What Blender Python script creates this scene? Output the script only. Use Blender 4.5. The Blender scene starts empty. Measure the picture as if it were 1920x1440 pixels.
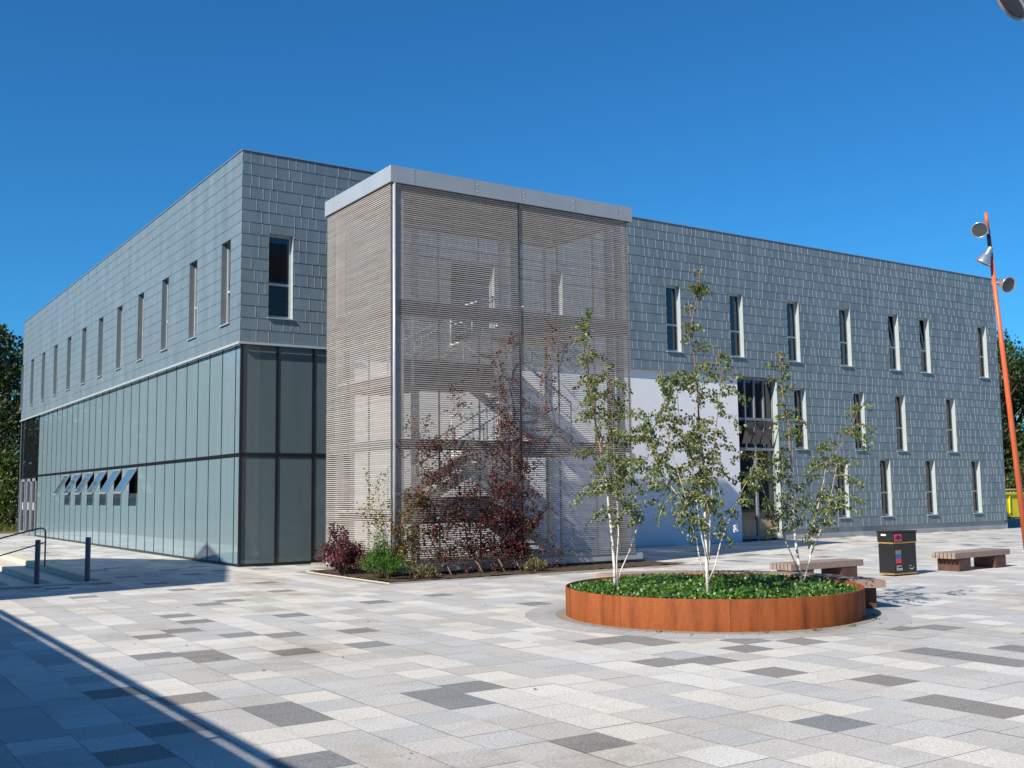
import bpy, math, random
from math import sin, cos, pi, radians, sqrt
from mathutils import Vector as V, Matrix
R = random.Random(7)
S = bpy.context.scene
COL = S.collection

# ------------------------------------------------------------------ helpers
def wloc(o):
    p = V((0, 0, 0))
    while o is not None:
        p = p + o.location
        o = o.parent
    return p

def tag(o, label=None, cat=None, group=None, kind=None):
    if label: o['label'] = label
    if cat: o['category'] = cat
    if group: o['group'] = group
    if kind: o['kind'] = kind
    return o

def empty(name, loc, label, cat, group=None):
    o = bpy.data.objects.new(name, None)
    o.location = loc
    o.empty_display_size = .2
    COL.objects.link(o)
    return tag(o, label, cat, group)

class MB:
    """collects faces in world coordinates and links them as one mesh object"""
    def __init__(s):
        s.v = []; s.f = []; s.c = []; s.sm = []
    def quad(s, a, b, c, d, col=None):
        n = len(s.v); s.v += [tuple(a), tuple(b), tuple(c), tuple(d)]
        s.f.append((n, n+1, n+2, n+3)); s.c.append(col); s.sm.append(False)
    def poly(s, pts, col=None):
        n = len(s.v); s.v += [tuple(p) for p in pts]
        s.f.append(tuple(range(n, n+len(pts)))); s.c.append(col); s.sm.append(False)
    def box(s, x0, x1, y0, y1, z0, z1, col=None):
        s.obox(V(((x0+x1)/2, (y0+y1)/2, (z0+z1)/2)), V((abs(x1-x0)/2, 0, 0)), V((0, abs(y1-y0)/2, 0)), V((0, 0, abs(z1-z0)/2)), col)
    def obox(s, c, a, b, d, col=None):
        n = len(s.v); c = V(c)
        for i in (-1, 1):
            for j in (-1, 1):
                for k in (-1, 1):
                    s.v.append(tuple(c + a*i + b*j + d*k))
        for q in ((0, 1, 3, 2), (4, 6, 7, 5), (0, 4, 5, 1), (2, 3, 7, 6), (0, 2, 6, 4), (1, 5, 7, 3)):
            s.f.append(tuple(n+i for i in q)); s.c.append(col); s.sm.append(False)
    def bar(s, p, q, w, h, up=V((0, 0, 1)), col=None):
        p = V(p); q = V(q); d = q-p
        side = d.cross(V(up))
        if side.length < 1e-6: side = d.cross(V((1, 0, 0)))
        side.normalize(); u = side.cross(d).normalized()
        s.obox((p+q)/2, d/2, side*w/2, u*h/2, col)
    def tube(s, pts, rad, n=8, cap=True, col=None):
        pts = [V(p) for p in pts]
        if not isinstance(rad, (list, tuple)): rad = [rad]*len(pts)
        base = len(s.v); ref = None
        for i, p in enumerate(pts):
            d = (pts[min(i+1, len(pts)-1)] - pts[max(i-1, 0)])
            if d.length < 1e-9: d = V((0, 0, 1))
            d.normalize()
            if ref is None:
                ref = d.cross(V((0.3, 0.2, 1)))
                if ref.length < 1e-3: ref = d.cross(V((1, 0, 0)))
            ref = (ref - d*ref.dot(d)).normalized()
            o = d.cross(ref)
            for k in range(n):
                a = 2*pi*k/n
                s.v.append(tuple(p + (ref*cos(a) + o*sin(a))*rad[i]))
        for i in range(len(pts)-1):
            for k in range(n):
                a = base+i*n+k; b = base+i*n+(k+1) % n
                s.f.append((a, b, b+n, a+n)); s.c.append(col); s.sm.append(True)
        if cap:
            s.f.append(tuple(base+k for k in reversed(range(n)))); s.c.append(col); s.sm.append(False)
            s.f.append(tuple(base+(len(pts)-1)*n+k for k in range(n))); s.c.append(col); s.sm.append(False)
    def lathe(s, o, ax, prof, n=24, col=None):
        o = V(o); ax = V(ax).normalized()
        r = ax.cross(V((0.2, 0.1, 1)))
        if r.length < 1e-3: r = ax.cross(V((1, 0, 0)))
        r.normalize(); t = ax.cross(r); base = len(s.v)
        for (rr, h) in prof:
            for k in range(n):
                a = 2*pi*k/n
                s.v.append(tuple(o + ax*h + (r*cos(a)+t*sin(a))*rr))
        for i in range(len(prof)-1):
            for k in range(n):
                a = base+i*n+k; b = base+i*n+(k+1) % n
                s.f.append((a, b, b+n, a+n)); s.c.append(col); s.sm.append(True)
    def leaf(s, p, d, side, size, ratio=.75, fold=.25, col=None):
        """a pointed, slightly folded leaf from p along d"""
        nrm = d.cross(side).normalized()
        m = p + d*size*.42
        a = m + side*size*ratio*.5 + nrm*size*fold*.5
        b = m - side*size*ratio*.5 + nrm*size*fold*.5
        e = p + d*size
        n = len(s.v); s.v += [tuple(p), tuple(a), tuple(e), tuple(b)]
        s.f += [(n, n+1, n+2), (n, n+2, n+3)]; s.c += [col, col]; s.sm += [False, False]
    def build(s, name, mat, parent=None, loc=None, bevel=0):
        me = bpy.data.meshes.new(name)
        off = wloc(parent) if parent is not None else V(loc or (0, 0, 0))
        ox, oy, oz = off
        me.from_pydata([(x-ox, y-oy, z-oz) for x, y, z in s.v], [], s.f)
        if any(c is not None for c in s.c):
            at = me.attributes.new('tint', 'FLOAT_COLOR', 'FACE')
            buf = []
            for c in s.c:
                c = c or (1, 1, 1); buf += [c[0], c[1], c[2], 1.0]
            at.data.foreach_set('color', buf)
        me.polygons.foreach_set('use_smooth', s.sm)
        me.update()
        o = bpy.data.objects.new(name, me)
        COL.objects.link(o)
        me.materials.append(mat)
        if parent is not None: o.parent = parent
        else: o.location = off
        if bevel:
            b = o.modifiers.new('bevel', 'BEVEL'); b.width = bevel; b.segments = 2; b.limit_method = 'ANGLE'
        return o

# ------------------------------------------------------------------ materials
def nodes(name):
    m = bpy.data.materials.new(name); m.use_nodes = True
    nt = m.node_tree; nt.nodes.clear()
    out = nt.nodes.new('ShaderNodeOutputMaterial')
    return m, nt, out
def N(nt, t, **k):
    n = nt.nodes.new(t)
    for a, b in k.items():
        if a.startswith('_'): setattr(n, a[1:], b)
        else: n.inputs[a.replace('__', ' ')].default_value = b
    return n
def coords(nt, scale=(1, 1, 1)):
    g = nt.nodes.new('ShaderNodeNewGeometry')
    mp = N(nt, 'ShaderNodeMapping'); mp.inputs['Scale'].default_value = scale
    nt.links.new(g.outputs['Position'], mp.inputs['Vector'])
    return mp.outputs[0]
def noise(nt, vec, scale, detail=4, rough=.6):
    n = N(nt, 'ShaderNodeTexNoise', Scale=scale, Detail=detail, Roughness=rough)
    nt.links.new(vec, n.inputs['Vector']); return n.outputs['Fac']
def ramp(nt, fac, stops):
    r = nt.nodes.new('ShaderNodeValToRGB')
    while len(r.color_ramp.elements) < len(stops): r.color_ramp.elements.new(.5)
    for e, (p, c) in zip(r.color_ramp.elements, stops):
        e.position = p; e.color = (*c, 1) if not isinstance(c, (int, float)) else (c, c, c, 1)
    nt.links.new(fac, r.inputs[0]); return r.outputs[0]
def mul(nt, a, b, fac=1.0):
    m = N(nt, 'ShaderNodeMix', _data_type='RGBA', _blend_type='MULTIPLY'); m.inputs[0].default_value = fac
    nt.links.new(a, m.inputs[6]); nt.links.new(b, m.inputs[7]); return m.outputs[2]
def rgb(nt, c):
    n = nt.nodes.new('ShaderNodeRGB'); n.outputs[0].default_value = (*c, 1); return n.outputs[0]
def attr(nt, name):
    n = nt.nodes.new('ShaderNodeAttribute'); n.attribute_name = name; return n.outputs['Color']
def bump(nt, h, strength, dist=.01):
    b = N(nt, 'ShaderNodeBump', Strength=strength, Distance=dist)
    nt.links.new(h, b.inputs['Height']); return b.outputs[0]

def surf(name, base, rough=.6, metal=0., var=.15, scale=3., stretch=(1, 1, 1), bmp=0., spec=.5, tint=False, fine=0., ior=1.5, rvar=0., bd=.01):
    m, nt, out = nodes(name)
    p = N(nt, 'ShaderNodeBsdfPrincipled', Roughness=rough, Metallic=metal, IOR=ior)
    p.inputs['Specular IOR Level'].default_value = spec
    vec = coords(nt, stretch)
    n1 = noise(nt, vec, scale)
    c = mul(nt, rgb(nt, base), ramp(nt, n1, [(.3, 1-var), (.7, 1+var)]))
    if tint: c = mul(nt, c, attr(nt, 'tint'))
    if fine:
        n2 = noise(nt, vec, scale*14, 3, .7)
        c = mul(nt, c, ramp(nt, n2, [(.3, 1-fine), (.7, 1+fine)]))
    nt.links.new(c, p.inputs['Base Color'])
    if rvar:
        rr = ramp(nt, n1, [(.3, max(0, rough-rvar)), (.7, rough+rvar)])
        nt.links.new(rr, p.inputs['Roughness'])
    if bmp:
        nt.links.new(bump(nt, noise(nt, vec, scale*8, 5, .65), bmp, bd), p.inputs['Normal'])
    nt.links.new(p.outputs[0], out.inputs[0])
    return m

def leafmat(name, base, trans=.35, gloss=.12):
    m, nt, out = nodes(name)
    c = mul(nt, rgb(nt, base), attr(nt, 'tint'))
    d = N(nt, 'ShaderNodeBsdfPrincipled', Roughness=.45)
    d.inputs['Specular IOR Level'].default_value = gloss*3
    t = nt.nodes.new('ShaderNodeBsdfTranslucent')
    y = mul(nt, c, rgb(nt, (1.25, 1.15, .55)))
    mx = N(nt, 'ShaderNodeMixShader', Fac=trans)
    nt.links.new(c, d.inputs['Base Color']); nt.links.new(y, t.inputs['Color'])
    nt.links.new(d.outputs[0], mx.inputs[1]); nt.links.new(t.outputs[0], mx.inputs[2])
    nt.links.new(mx.outputs[0], out.inputs[0]); return m

def slabmat():
    m, nt, out = nodes('paving_slab')
    p = N(nt, 'ShaderNodeBsdfPrincipled', Roughness=.75)
    p.inputs['Specular IOR Level'].default_value = .3
    vec = coords(nt)
    t = attr(nt, 'tint')
    sp = noise(nt, vec, 48, 3, .8)
    # darker slabs show coarser exposed aggregate
    lum = nt.nodes.new('ShaderNodeRGBToBW'); nt.links.new(t, lum.inputs[0])
    c1 = mul(nt, t, ramp(nt, sp, [(.32, .40), (.5, 1.0), (.70, 1.65)]))
    c2 = mul(nt, t, ramp(nt, sp, [(.30, .66), (.5, 1.0), (.7, 1.24)]))
    mx = N(nt, 'ShaderNodeMix', _data_type='RGBA')
    fac = ramp(nt, lum.outputs[0], [(.16, 1.0), (.45, .15)])
    nt.links.new(fac, mx.inputs[0]); nt.links.new(c2, mx.inputs[6]); nt.links.new(c1, mx.inputs[7])
    big = noise(nt, vec, .55, 5, .6)
    mid = noise(nt, vec, 3.2, 4, .6)
    c = mul(nt, mx.outputs[2], ramp(nt, big, [(.30, (.88, .85, .81)), (.48, (1.0, .99, .98)), (.7, (1.04, 1.04, 1.05))]))
    c = mul(nt, c, ramp(nt, mid, [(.28, (.90, .88, .85)), (.45, 1.0)]))
    vo = N(nt, 'ShaderNodeTexVoronoi', Scale=1.7); nt.links.new(vec, vo.inputs['Vector'])
    c = mul(nt, c, ramp(nt, vo.outputs['Distance'], [(.012, .55), (.022, 1.0)]))
    st = noise(nt, coords(nt, (1, 1, 1)), .28, 6, .7)
    c = mul(nt, c, ramp(nt, st, [(.34, (.84, .77, .69)), (.43, 1.0)]))
    nt.links.new(c, p.inputs['Base Color'])
    nt.links.new(bump(nt, sp, .35, .004), p.inputs['Normal'])
    nt.links.new(p.outputs[0], out.inputs[0]); return m

def corten():
    m, nt, out = nodes('weathering_steel')
    p = N(nt, 'ShaderNodeBsdfPrincipled', Roughness=.8)
    p.inputs['Specular IOR Level'].default_value = .25
    vec = coords(nt); st = coords(nt, (3, 3, .35))
    a = noise(nt, st, 1.6, 6, .65); b = noise(nt, vec, 40, 3, .7)
    c = ramp(nt, a, [(.28, (.11, .030, .012)), (.45, (.245, .066, .019)), (.62, (.31, .088, .025)), (.8, (.22, .068, .024))])
    c = mul(nt, c, ramp(nt, b, [(.3, .82), (.7, 1.12)]))
    nt.links.new(c, p.inputs['Base Color']); nt.links.new(bump(nt, b, .2, .004), p.inputs['Normal'])
    nt.links.new(p.outputs[0], out.inputs[0]); return m

def bark():
    m, nt, out = nodes('birch_bark')
    p = N(nt, 'ShaderNodeBsdfPrincipled', Roughness=.7)
    vec = coords(nt, (6, 6, 26)); g = nt.nodes.new('ShaderNodeNewGeometry')
    s = nt.nodes.new('ShaderNodeSeparateXYZ'); nt.links.new(g.outputs['Position'], s.inputs[0])
    h = N(nt, 'ShaderNodeMapRange'); h.inputs[1].default_value = 1.2; h.inputs[2].default_value = 2.6
    nt.links.new(s.outputs[2], h.inputs[0])
    mk = ramp(nt, noise(nt, vec, 1.3, 4, .6), [(.34, (.10, .07, .055)), (.43, (.68, .64, .58)), (.7, (.82, .80, .75))])
    br = ramp(nt, noise(nt, vec, 1.3, 4, .6), [(.25, (.10, .05, .03)), (.6, (.38, .17, .09))])
    mx = N(nt, 'ShaderNodeMix', _data_type='RGBA')
    nt.links.new(h.outputs[0], mx.inputs[0]); nt.links.new(mk, mx.inputs[6]); nt.links.new(br, mx.inputs[7])
    nt.links.new(mx.outputs[2], p.inputs['Base Color']); nt.links.new(p.outputs[0], out.inputs[0]); return m

M = {}
M['zinc'] = surf('zinc_shingle', (.156, .203, .232), .45, .0, .15, 1.1, (1.6, 1.6, .35), .12, .30, tint=True, fine=.06, bd=.006)
M['rib'] = surf('zinc_seam', (.40, .44, .46), .35, .0, .08, 4, spec=.6)
M['coping'] = surf('zinc_coping', (.24, .28, .29), .4, 0, .05, 3)
M['vent'] = surf('vent_glass', (.07, .12, .16), .03, 0, .08, 1.5, ior=2.3)
M['alu'] = surf('grey_aluminium', (.42, .45, .46), .38, .0, .05, 5, spec=.6)
M['reveal'] = surf('window_lining', (.40, .43, .42), .5, .0, .05, 4)
M['dlin'] = surf('dark_lining', (.16, .19, .205), .5, 0, .05, 4)  # darker lining colour, used on the left facade's windows
M['galv'] = surf('galvanised_steel', (.50, .53, .55), .38, .25, .14, 9, spec=.5, bmp=.05)
M['dsteel'] = surf('grey_painted_steel', (.20, .225, .25), .5, 0, .08, 4)
M['black'] = surf('black_frame', (.012, .013, .016), .35, 0, .1, 5)
M['pane'] = surf('dark_window_glass', (.010, .014, .018), .02, 0, .2, .7, spec=.5, ior=1.75)
M['frit'] = surf('pale_fritted_glass', (.188, .265, .297), .03, 0, .05, 1.2, (3, 3, .25), spec=.5, ior=1.5, fine=.04)
M['fritr'] = surf('darker_fritted_glass', (.100, .138, .148), .03, 0, .06, 1.2, (3, 3, .25), spec=.5, fine=.04)  # darker fritted glass, on the short right-hand return only
M['entry'] = surf('dark_entrance_glass', (.012, .014, .016), .015, 0, .2, .7, spec=.5, ior=1.7)
M['render'] = surf('white_render', (.84, .84, .85), .85, 0, .03, 2, bmp=.08, fine=.02)
M['plinth'] = surf('grey_plinth', (.33, .35, .37), .7, 0, .12, 2, bmp=.1)
M['roofing'] = surf('roof_membrane', (.22, .23, .24), .8)
M['slat'] = surf('weathered_timber', (.40, .37, .342), .8, 0, .14, 1.7, (1, 1, 9), .25, .25, tint=True, fine=.12)
M['soffit'] = surf('timber_soffit', (.30, .235, .18), .8, 0, .2, 2, (1, 10, 1), .1, .25)
M['fascia'] = surf('fascia_panel', (.33, .36, .39), .42, .0, .05, 2, spec=.5)
M['tread'] = surf('stair_tread', (.55, .53, .48), .8, 0, .15, 6)
M['steelw'] = surf('pale_steel', (.74, .75, .74), .45, .1, .06, 5)
M['corten'] = corten()
M['soil'] = surf('bark_mulch', (.075, .048, .032), .95, 0, .5, 9, bmp=1, fine=.5, bd=.03)
M['kerb'] = surf('cream_kerb', (.56, .50, .40), .8, 0, .12, 6, fine=.1)
M['slab'] = slabmat()
M['grit'] = surf('gravel', (.30, .26, .20), .95, 0, .3, 14, bmp=.8, fine=.4, bd=.02)
M['joint'] = surf('paving_joint', (.24, .225, .19), .95, 0, .3, 3)
M['earth'] = surf('earth_ground', (.16, .12, .075), .95, 0, .4, .5, bmp=.5, fine=.3, bd=.05)
M['stone'] = surf('pale_step_stone', (.55, .50, .42), .8, 0, .1, 4, fine=.1)
M['wood'] = surf('bench_timber', (.30, .225, .19), .8, 0, .2, 2.5, (9, 1.2, 9), .15, .25, fine=.12)
M['leg'] = surf('brown_bench_leg', (.10, .048, .036), .8, 0, .25, 6, fine=.1)
M['binb'] = surf('black_bin_panel', (.016, .016, .017), .38, 0, .15, 4, fine=.1)
M['gold'] = surf('gold_band', (.42, .27, .08), .4, .3, .1, 8)
M['pink'] = surf('pink_plate', (.62, .05, .16), .5)
M['white'] = surf('white_print', (.80, .80, .80), .6, 0, .02)
M['sgrey'] = surf('grey_sticker', (.20, .20, .22), .5)
M['sblue'] = surf('blue_sticker', (.03, .12, .42), .5)
M['sred'] = surf('red_sticker', (.58, .05, .06), .5)
M['orange'] = surf('orange_pole_paint', (.62, .125, .04), .42, 0, .08, 3, (1, 1, .5), fine=.04)
M['navy'] = surf('dark_pole_sleeve', (.02, .02, .05), .4)
M['chrome'] = surf('lamp_housing', (.55, .56, .58), .28, .75, .06, 6)
M['lens'] = surf('lamp_lens', (.055, .065, .075), .2, 0, .1, 20)
M['bollard'] = surf('dark_grey_steel', (.13, .13, .15), .4, .3, .1, 8)
M['yellow'] = surf('yellow_skip_paint', (.80, .68, .02), .5, 0, .12, 3, fine=.08)
M['plank'] = surf('scrap_timber', (.50, .34, .20), .8, 0, .2, 3)
M['rwall'] = surf('dark_blocker_wall', (.14, .12, .10), .85, 0, .2, 1)
M['nwall'] = surf('neighbour_wall', (.42, .40, .37), .8, 0, .1, 1)
M['bark'] = bark()
M['brown'] = surf('dark_bark', (.07, .05, .035), .9, 0, .3, 5, bmp=.5)
M['stem'] = surf('vine_stem', (.20, .13, .09), .8, 0, .3, 12)
M['lbirch'] = leafmat('birch_leaf', (.125, .170, .052), .32, .2)
M['lvine'] = leafmat('creeper_leaf', (.095, .027, .028), .22, .12)
M['lshrub'] = leafmat('purple_leaf', (.085, .024, .034), .18, .15)
M['lgreen'] = leafmat('fern_green_leaf', (.075, .170, .028), .30, .1)
M['livy'] = leafmat('ivy_leaf', (.065, .165, .024), .28, .3)
M['ltree'] = leafmat('tree_leaf', (.052, .078, .020), .25, .1)
M['lgrass'] = leafmat('grass_blade', (.10, .15, .03), .3, .1)

# ------------------------------------------------------------------ camera (solved from the building's edges)
CAM = V((-9.4221, -26.9078, 1.8321)); YAW, PITCH, ROLL, FPX = 0.5884, 0.1013, -0.0121, 1995.4
cf = V((sin(YAW)*cos(PITCH), cos(YAW)*cos(PITCH), sin(PITCH)))
r0 = V((cos(YAW), -sin(YAW), 0)); u0 = r0.cross(cf)
cr = r0*cos(ROLL)+u0*sin(ROLL); cu = u0*cos(ROLL)-r0*sin(ROLL)
cd = bpy.data.cameras.new('camera'); cam = bpy.data.objects.new('camera', cd); COL.objects.link(cam)
cd.sensor_width = 36; cd.lens = FPX/1920*36; cd.clip_end = 3000; cd.clip_start = .05
mt = Matrix((cr, cu, -cf)).transposed().to_4x4(); mt.translation = CAM; cam.matrix_world = mt
S.camera = cam

# ------------------------------------------------------------------ light
EL, AZ = radians(37), radians(14.5)               # sun height; horizontal travel direction from +X towards +Y
sd = V((cos(AZ)*cos(EL), sin(AZ)*cos(EL), -sin(EL)))
L = bpy.data.lights.new('sun', 'SUN'); L.energy = 5.0; L.angle = radians(.53); L.color = (1, .94, .83)
lo = bpy.data.objects.new('sun', L); COL.objects.link(lo); lo.rotation_euler = sd.to_track_quat('-Z', 'Y').to_euler()
W = bpy.data.worlds.new('World'); S.world = W; W.use_nodes = True
nt = W.node_tree; bg = nt.nodes['Background']
sk = nt.nodes.new('ShaderNodeTexSky'); sk.sky_type = 'NISHITA'; sk.sun_disc = False
sk.sun_elevation = EL; sk.sun_rotation = math.atan2(-sd.x, -sd.y) % (2*pi)
sk.air_density = 1.0; sk.dust_density = .3; sk.ozone_density = 3.0; sk.altitude = 60
tn = mul(nt, sk.outputs[0], rgb(nt, (.18, .645, .985)))
nt.links.new(tn, bg.inputs[0]); bg.inputs[1].default_value = .10
S.view_settings.view_transform = 'Standard'; S.view_settings.look = 'None'
S.view_settings.exposure = 0.42; S.view_settings.gamma = 1

# ------------------------------------------------------------------ ground and paving
NS, EW = -2.25, -3.8                                # the step well: y > NS, x < EW
def rects(mb, z):
    for (x0, x1, y0, y1) in ((-90, 260, -90, NS), (EW, 260, NS, 36), (-90, 260, 36, 400)):
        mb.quad((x0, y0, z), (x1, y0, z), (x1, y1, z), (x0, y1, z))
g = MB(); rects(g, -.012)
g.build('ground', M['earth']).__setitem__('kind', 'structure')
j = MB()
for (x0, x1, y0, y1) in ((-22, 62, -34, NS), (EW, 62, NS, 34.5)):
    j.quad((x0, y0, -.006), (x1, y0, -.006), (x1, y1, -.006), (x0, y1, -.006))
tag(j.build('paving_bed', M['joint']), kind='structure')

DARK = [(-6.47,-19.92),(-6.04,-18.54),(-6.04,-18.02),(-5.86,-18.63),(-5.55,-14.56),(-5.4,-12.22),(-5.38,-14.34),(-5.02,-11.89),(-4.96,-5.97),(-4.92,-12.05),(-4.66,-13.02),(-4.54,-18.11),(-4.52,-10.17),(-4.49,-20.52),(-4.38,-18.61),(-4.31,-15.02),(-4.28,-10.99),(-4.22,-18.11),(-4.14,-13.57),(-4.02,-18.2),(-3.53,-14.74),(-3.26,-13.46),(-3.2,-8.47),(-3.05,-5.65),(-2.89,-11.06),(-2.51,-21.02),(-1.66,-18.09),(-1.62,-7.2),(-1.34,-18.25),(-1.14,-19.19),(-1.12,-10.48),(-1.1,-21.67),(-1.07,-16.35),(-1.0,-20.97),(-0.96,-5.22),(-0.84,-16.53),(-0.63,-20.06),(-0.26,-17.86),(0.36,-9.9),(0.66,-17.92),(0.82,-12.12),(1.2,-20.38),(1.35,-19.89),(2.14,-19.72),(2.27,-17.02),(2.71,-17.96),(2.93,-18.28),(3.68,-6.75),(-6.4,-17.0),(-7.1,-18.3),(-6.9,-16.2)]
PX = .475; X0 = -6.165
PC = V((1.99, -15.11, 0)); PR = 2.18                  # planter centre and radius
rs = random.Random(21)
coff = {}; dk = set()
def cell(x, y):
    c = math.floor((x-X0)/PX)
    if c not in coff: coff[c] = random.Random(c*7+3).choice((0, .13, .235, -.1))
    return c, math.floor((y+17.84-coff[c])/.472)
for p in DARK: dk.add(cell(*p))
tone = {}
sl = MB()
c0, c1 = math.floor((-22-X0)/PX), math.floor((60-X0)/PX)
for c in range(c0, c1):
    cell(X0+(c+.5)*PX, 0); o = coff[c]; x = X0+c*PX
    ymax = 34 if EW-.05 <= x < .1 else (0.1 if x > 0 else NS-.5)
    prev = 1
    r_ = math.floor((-33+17.84-o)/.472)
    while True:
        y = r_*.472-17.84+o
        if y+.47 > ymax: break
        k = rs.random()
        seen = (x > -9 and x < 9 and y < -4)
        pd = .006 if seen else .045
        if (c, r_) in dk: t = 2
        elif k < pd: t = 2
        elif k < pd+.35 and prev != 9: t = prev if prev != 2 else 0
        elif k < pd+.35+.23: t = 0
        else: t = 1
        prev = t
        b = {0: (.61, .585, .54), 1: (.485, .472, .45), 2: (.245, .24, .232)}[t]
        q = 1+rs.uniform(-.07, .07); w = rs.uniform(-.015, .015)
        col = (b[0]*q+w, b[1]*q, b[2]*q-w)
        e = .0022
        d = sqrt((x+PX/2-PC.x)**2+(y+.236-PC.y)**2)
        if d > PR+.22 and not (x+PX > .72 and x < 9.0 and y+.47 > -7.15 and y < (-2.82 if x < 1.7 else -.2)):
            zz = rs.uniform(-.0012, .0012)
            sl.quad((x+e, y+e, zz), (x+PX-e, y+e, zz), (x+PX-e, y+.472-e, zz), (x+e, y+.472-e, zz), col)
        r_ += 1
tag(sl.build('paving', M['slab']), kind='structure')

# steps going down to the left of the upper walk
st = empty('stone_steps', (EW, 10, 0), 'pale stone steps going down to the left beside the glass walled walk', 'steps')
for i in range(4):
    b = MB(); x = EW-.6*i
    b.box(x-.6, x, NS+.02, 34, -.15*(i+1)-.3, -.15*(i+1)-.004 if i < 3 else -.6)
    b.build('tread', M['stone'], st)
    b = MB(); b.box(x-.001, x+.03, NS+.02, 34, -.15*(i+1), -.15*i+(.002 if i == 0 else -.006)); b.build('riser', M['stone'], st)
b = MB(); b.box(EW+.03, EW+.4, NS+.02, 34, -.4, .006); b.build('nosing_strip', M['kerb'], st)
b = MB(); b.box(-60, EW+.4, NS-.4, NS+.02, -1.2, .007); b.build('border_strip', M['stone'], st)
b = MB(); b.quad((-90, NS, -.62), (EW, NS, -.62), (EW, 40, -.62), (-90, 40, -.62)); b.box(-90, EW, 35.9, 36.3, -1, .05)
tag(b.build('lower_ground', M['earth']), kind='structure')

# ------------------------------------------------------------------ main building
H, WD, LD = 11.0, 34.33, 33.34
ZS, ZM = 5.86, 2.89
fR = lambda s, z, d: V((s, -d, z))
fL = lambda s, z, d: V((-d, s, z))
bld = empty('university_building', (0, 0, 0), 'long three storey building clad in grey zinc shingles over a glazed ground floor', 'building')
ROWH = (H-ZS)/16
def cut(iv, holes):
    out = [iv]
    for a, b in holes:
        nx = []
        for (p, q) in out:
            if b <= p or a >= q: nx.append((p, q)); continue
            if a > p: nx.append((p, a))
            if b < q: nx.append((b, q))
        out = nx
    return out
def cladding(fm, s0, s1, z0, z1, ops, name, seams, seed):
    rr = random.Random(seed)
    mb = MB(); rib = MB()
    nrow = int(round((z1-z0)/ROWH))
    lip = .008
    for k in range(nrow):
        b0 = z1-(k+1)*ROWH; b1 = z1-k*ROWH
        if k == nrow-1: b0 = z0
        off = lambda z: .004+lip*(b1-z)/(b1-b0)
        # shingle joints of this row: short and long pieces mixed
        js = []; s = s0 + rr.uniform(.1, .6)
        while s < s1-.05:
            js.append(s); s += rr.choice((.21, .21, .36, .36, .36, .70))*rr.uniform(.97, 1.03)
        zs = sorted({b0, b1} | {z for o in ops for z in (o[2], o[3]) if b0+1e-4 < z < b1-1e-4})
        for za, zb in zip(zs, zs[1:]):
            zm = (za+zb)/2
            holes = [(o[0], o[1]) for o in ops if o[2] < zm < o[3]]
            for (p, q) in cut((s0, s1), holes):
                xs = [p]+[x for x in js if p+.03 < x < q-.03]+[q]
                for xa, xb in zip(xs, xs[1:]):
                    v = rr.uniform(.96, 1.04) if seams else rr.uniform(.985, 1.015); d = rr.uniform(-.0008, .0008)
                    mb.quad(fm(xa, za, off(za)+d), fm(xb, za, off(za)+d), fm(xb, zb, off(zb)+d), fm(xa, zb, off(zb)+d), (v, v*rr.uniform(.99, 1.01), v))
                if za == b0:
                    mb.quad(fm(p, za, off(za)), fm(q, za, off(za)), fm(q, za, 0), fm(p, za, 0), (.8, .8, .8))
                if seams:
                    for x in xs[1:-1]:
                        hw, pr = .0045, seams*.6
                        a = [fm(x-hw, za+.012, off(za)), fm(x+hw, za+.012, off(za)), fm(x+hw, zb, off(zb)), fm(x-hw, zb, off(zb))]
                        c = [fm(x-hw, za+.012, off(za)+pr), fm(x+hw, za+.012, off(za)+pr), fm(x+hw, zb, off(zb)+pr), fm(x-hw, zb, off(zb)+pr)]
                        rib.quad(*c); rib.quad(a[0], c[0], c[3], a[3]); rib.quad(a[1], c[1], c[2], a[2]); rib.quad(a[0], a[1], c[1], c[0])
    cl = mb.build(name, M['zinc'], bld)
    if seams: rib.build('standing_seam', M['rib'], cl)
    return cl

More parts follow.
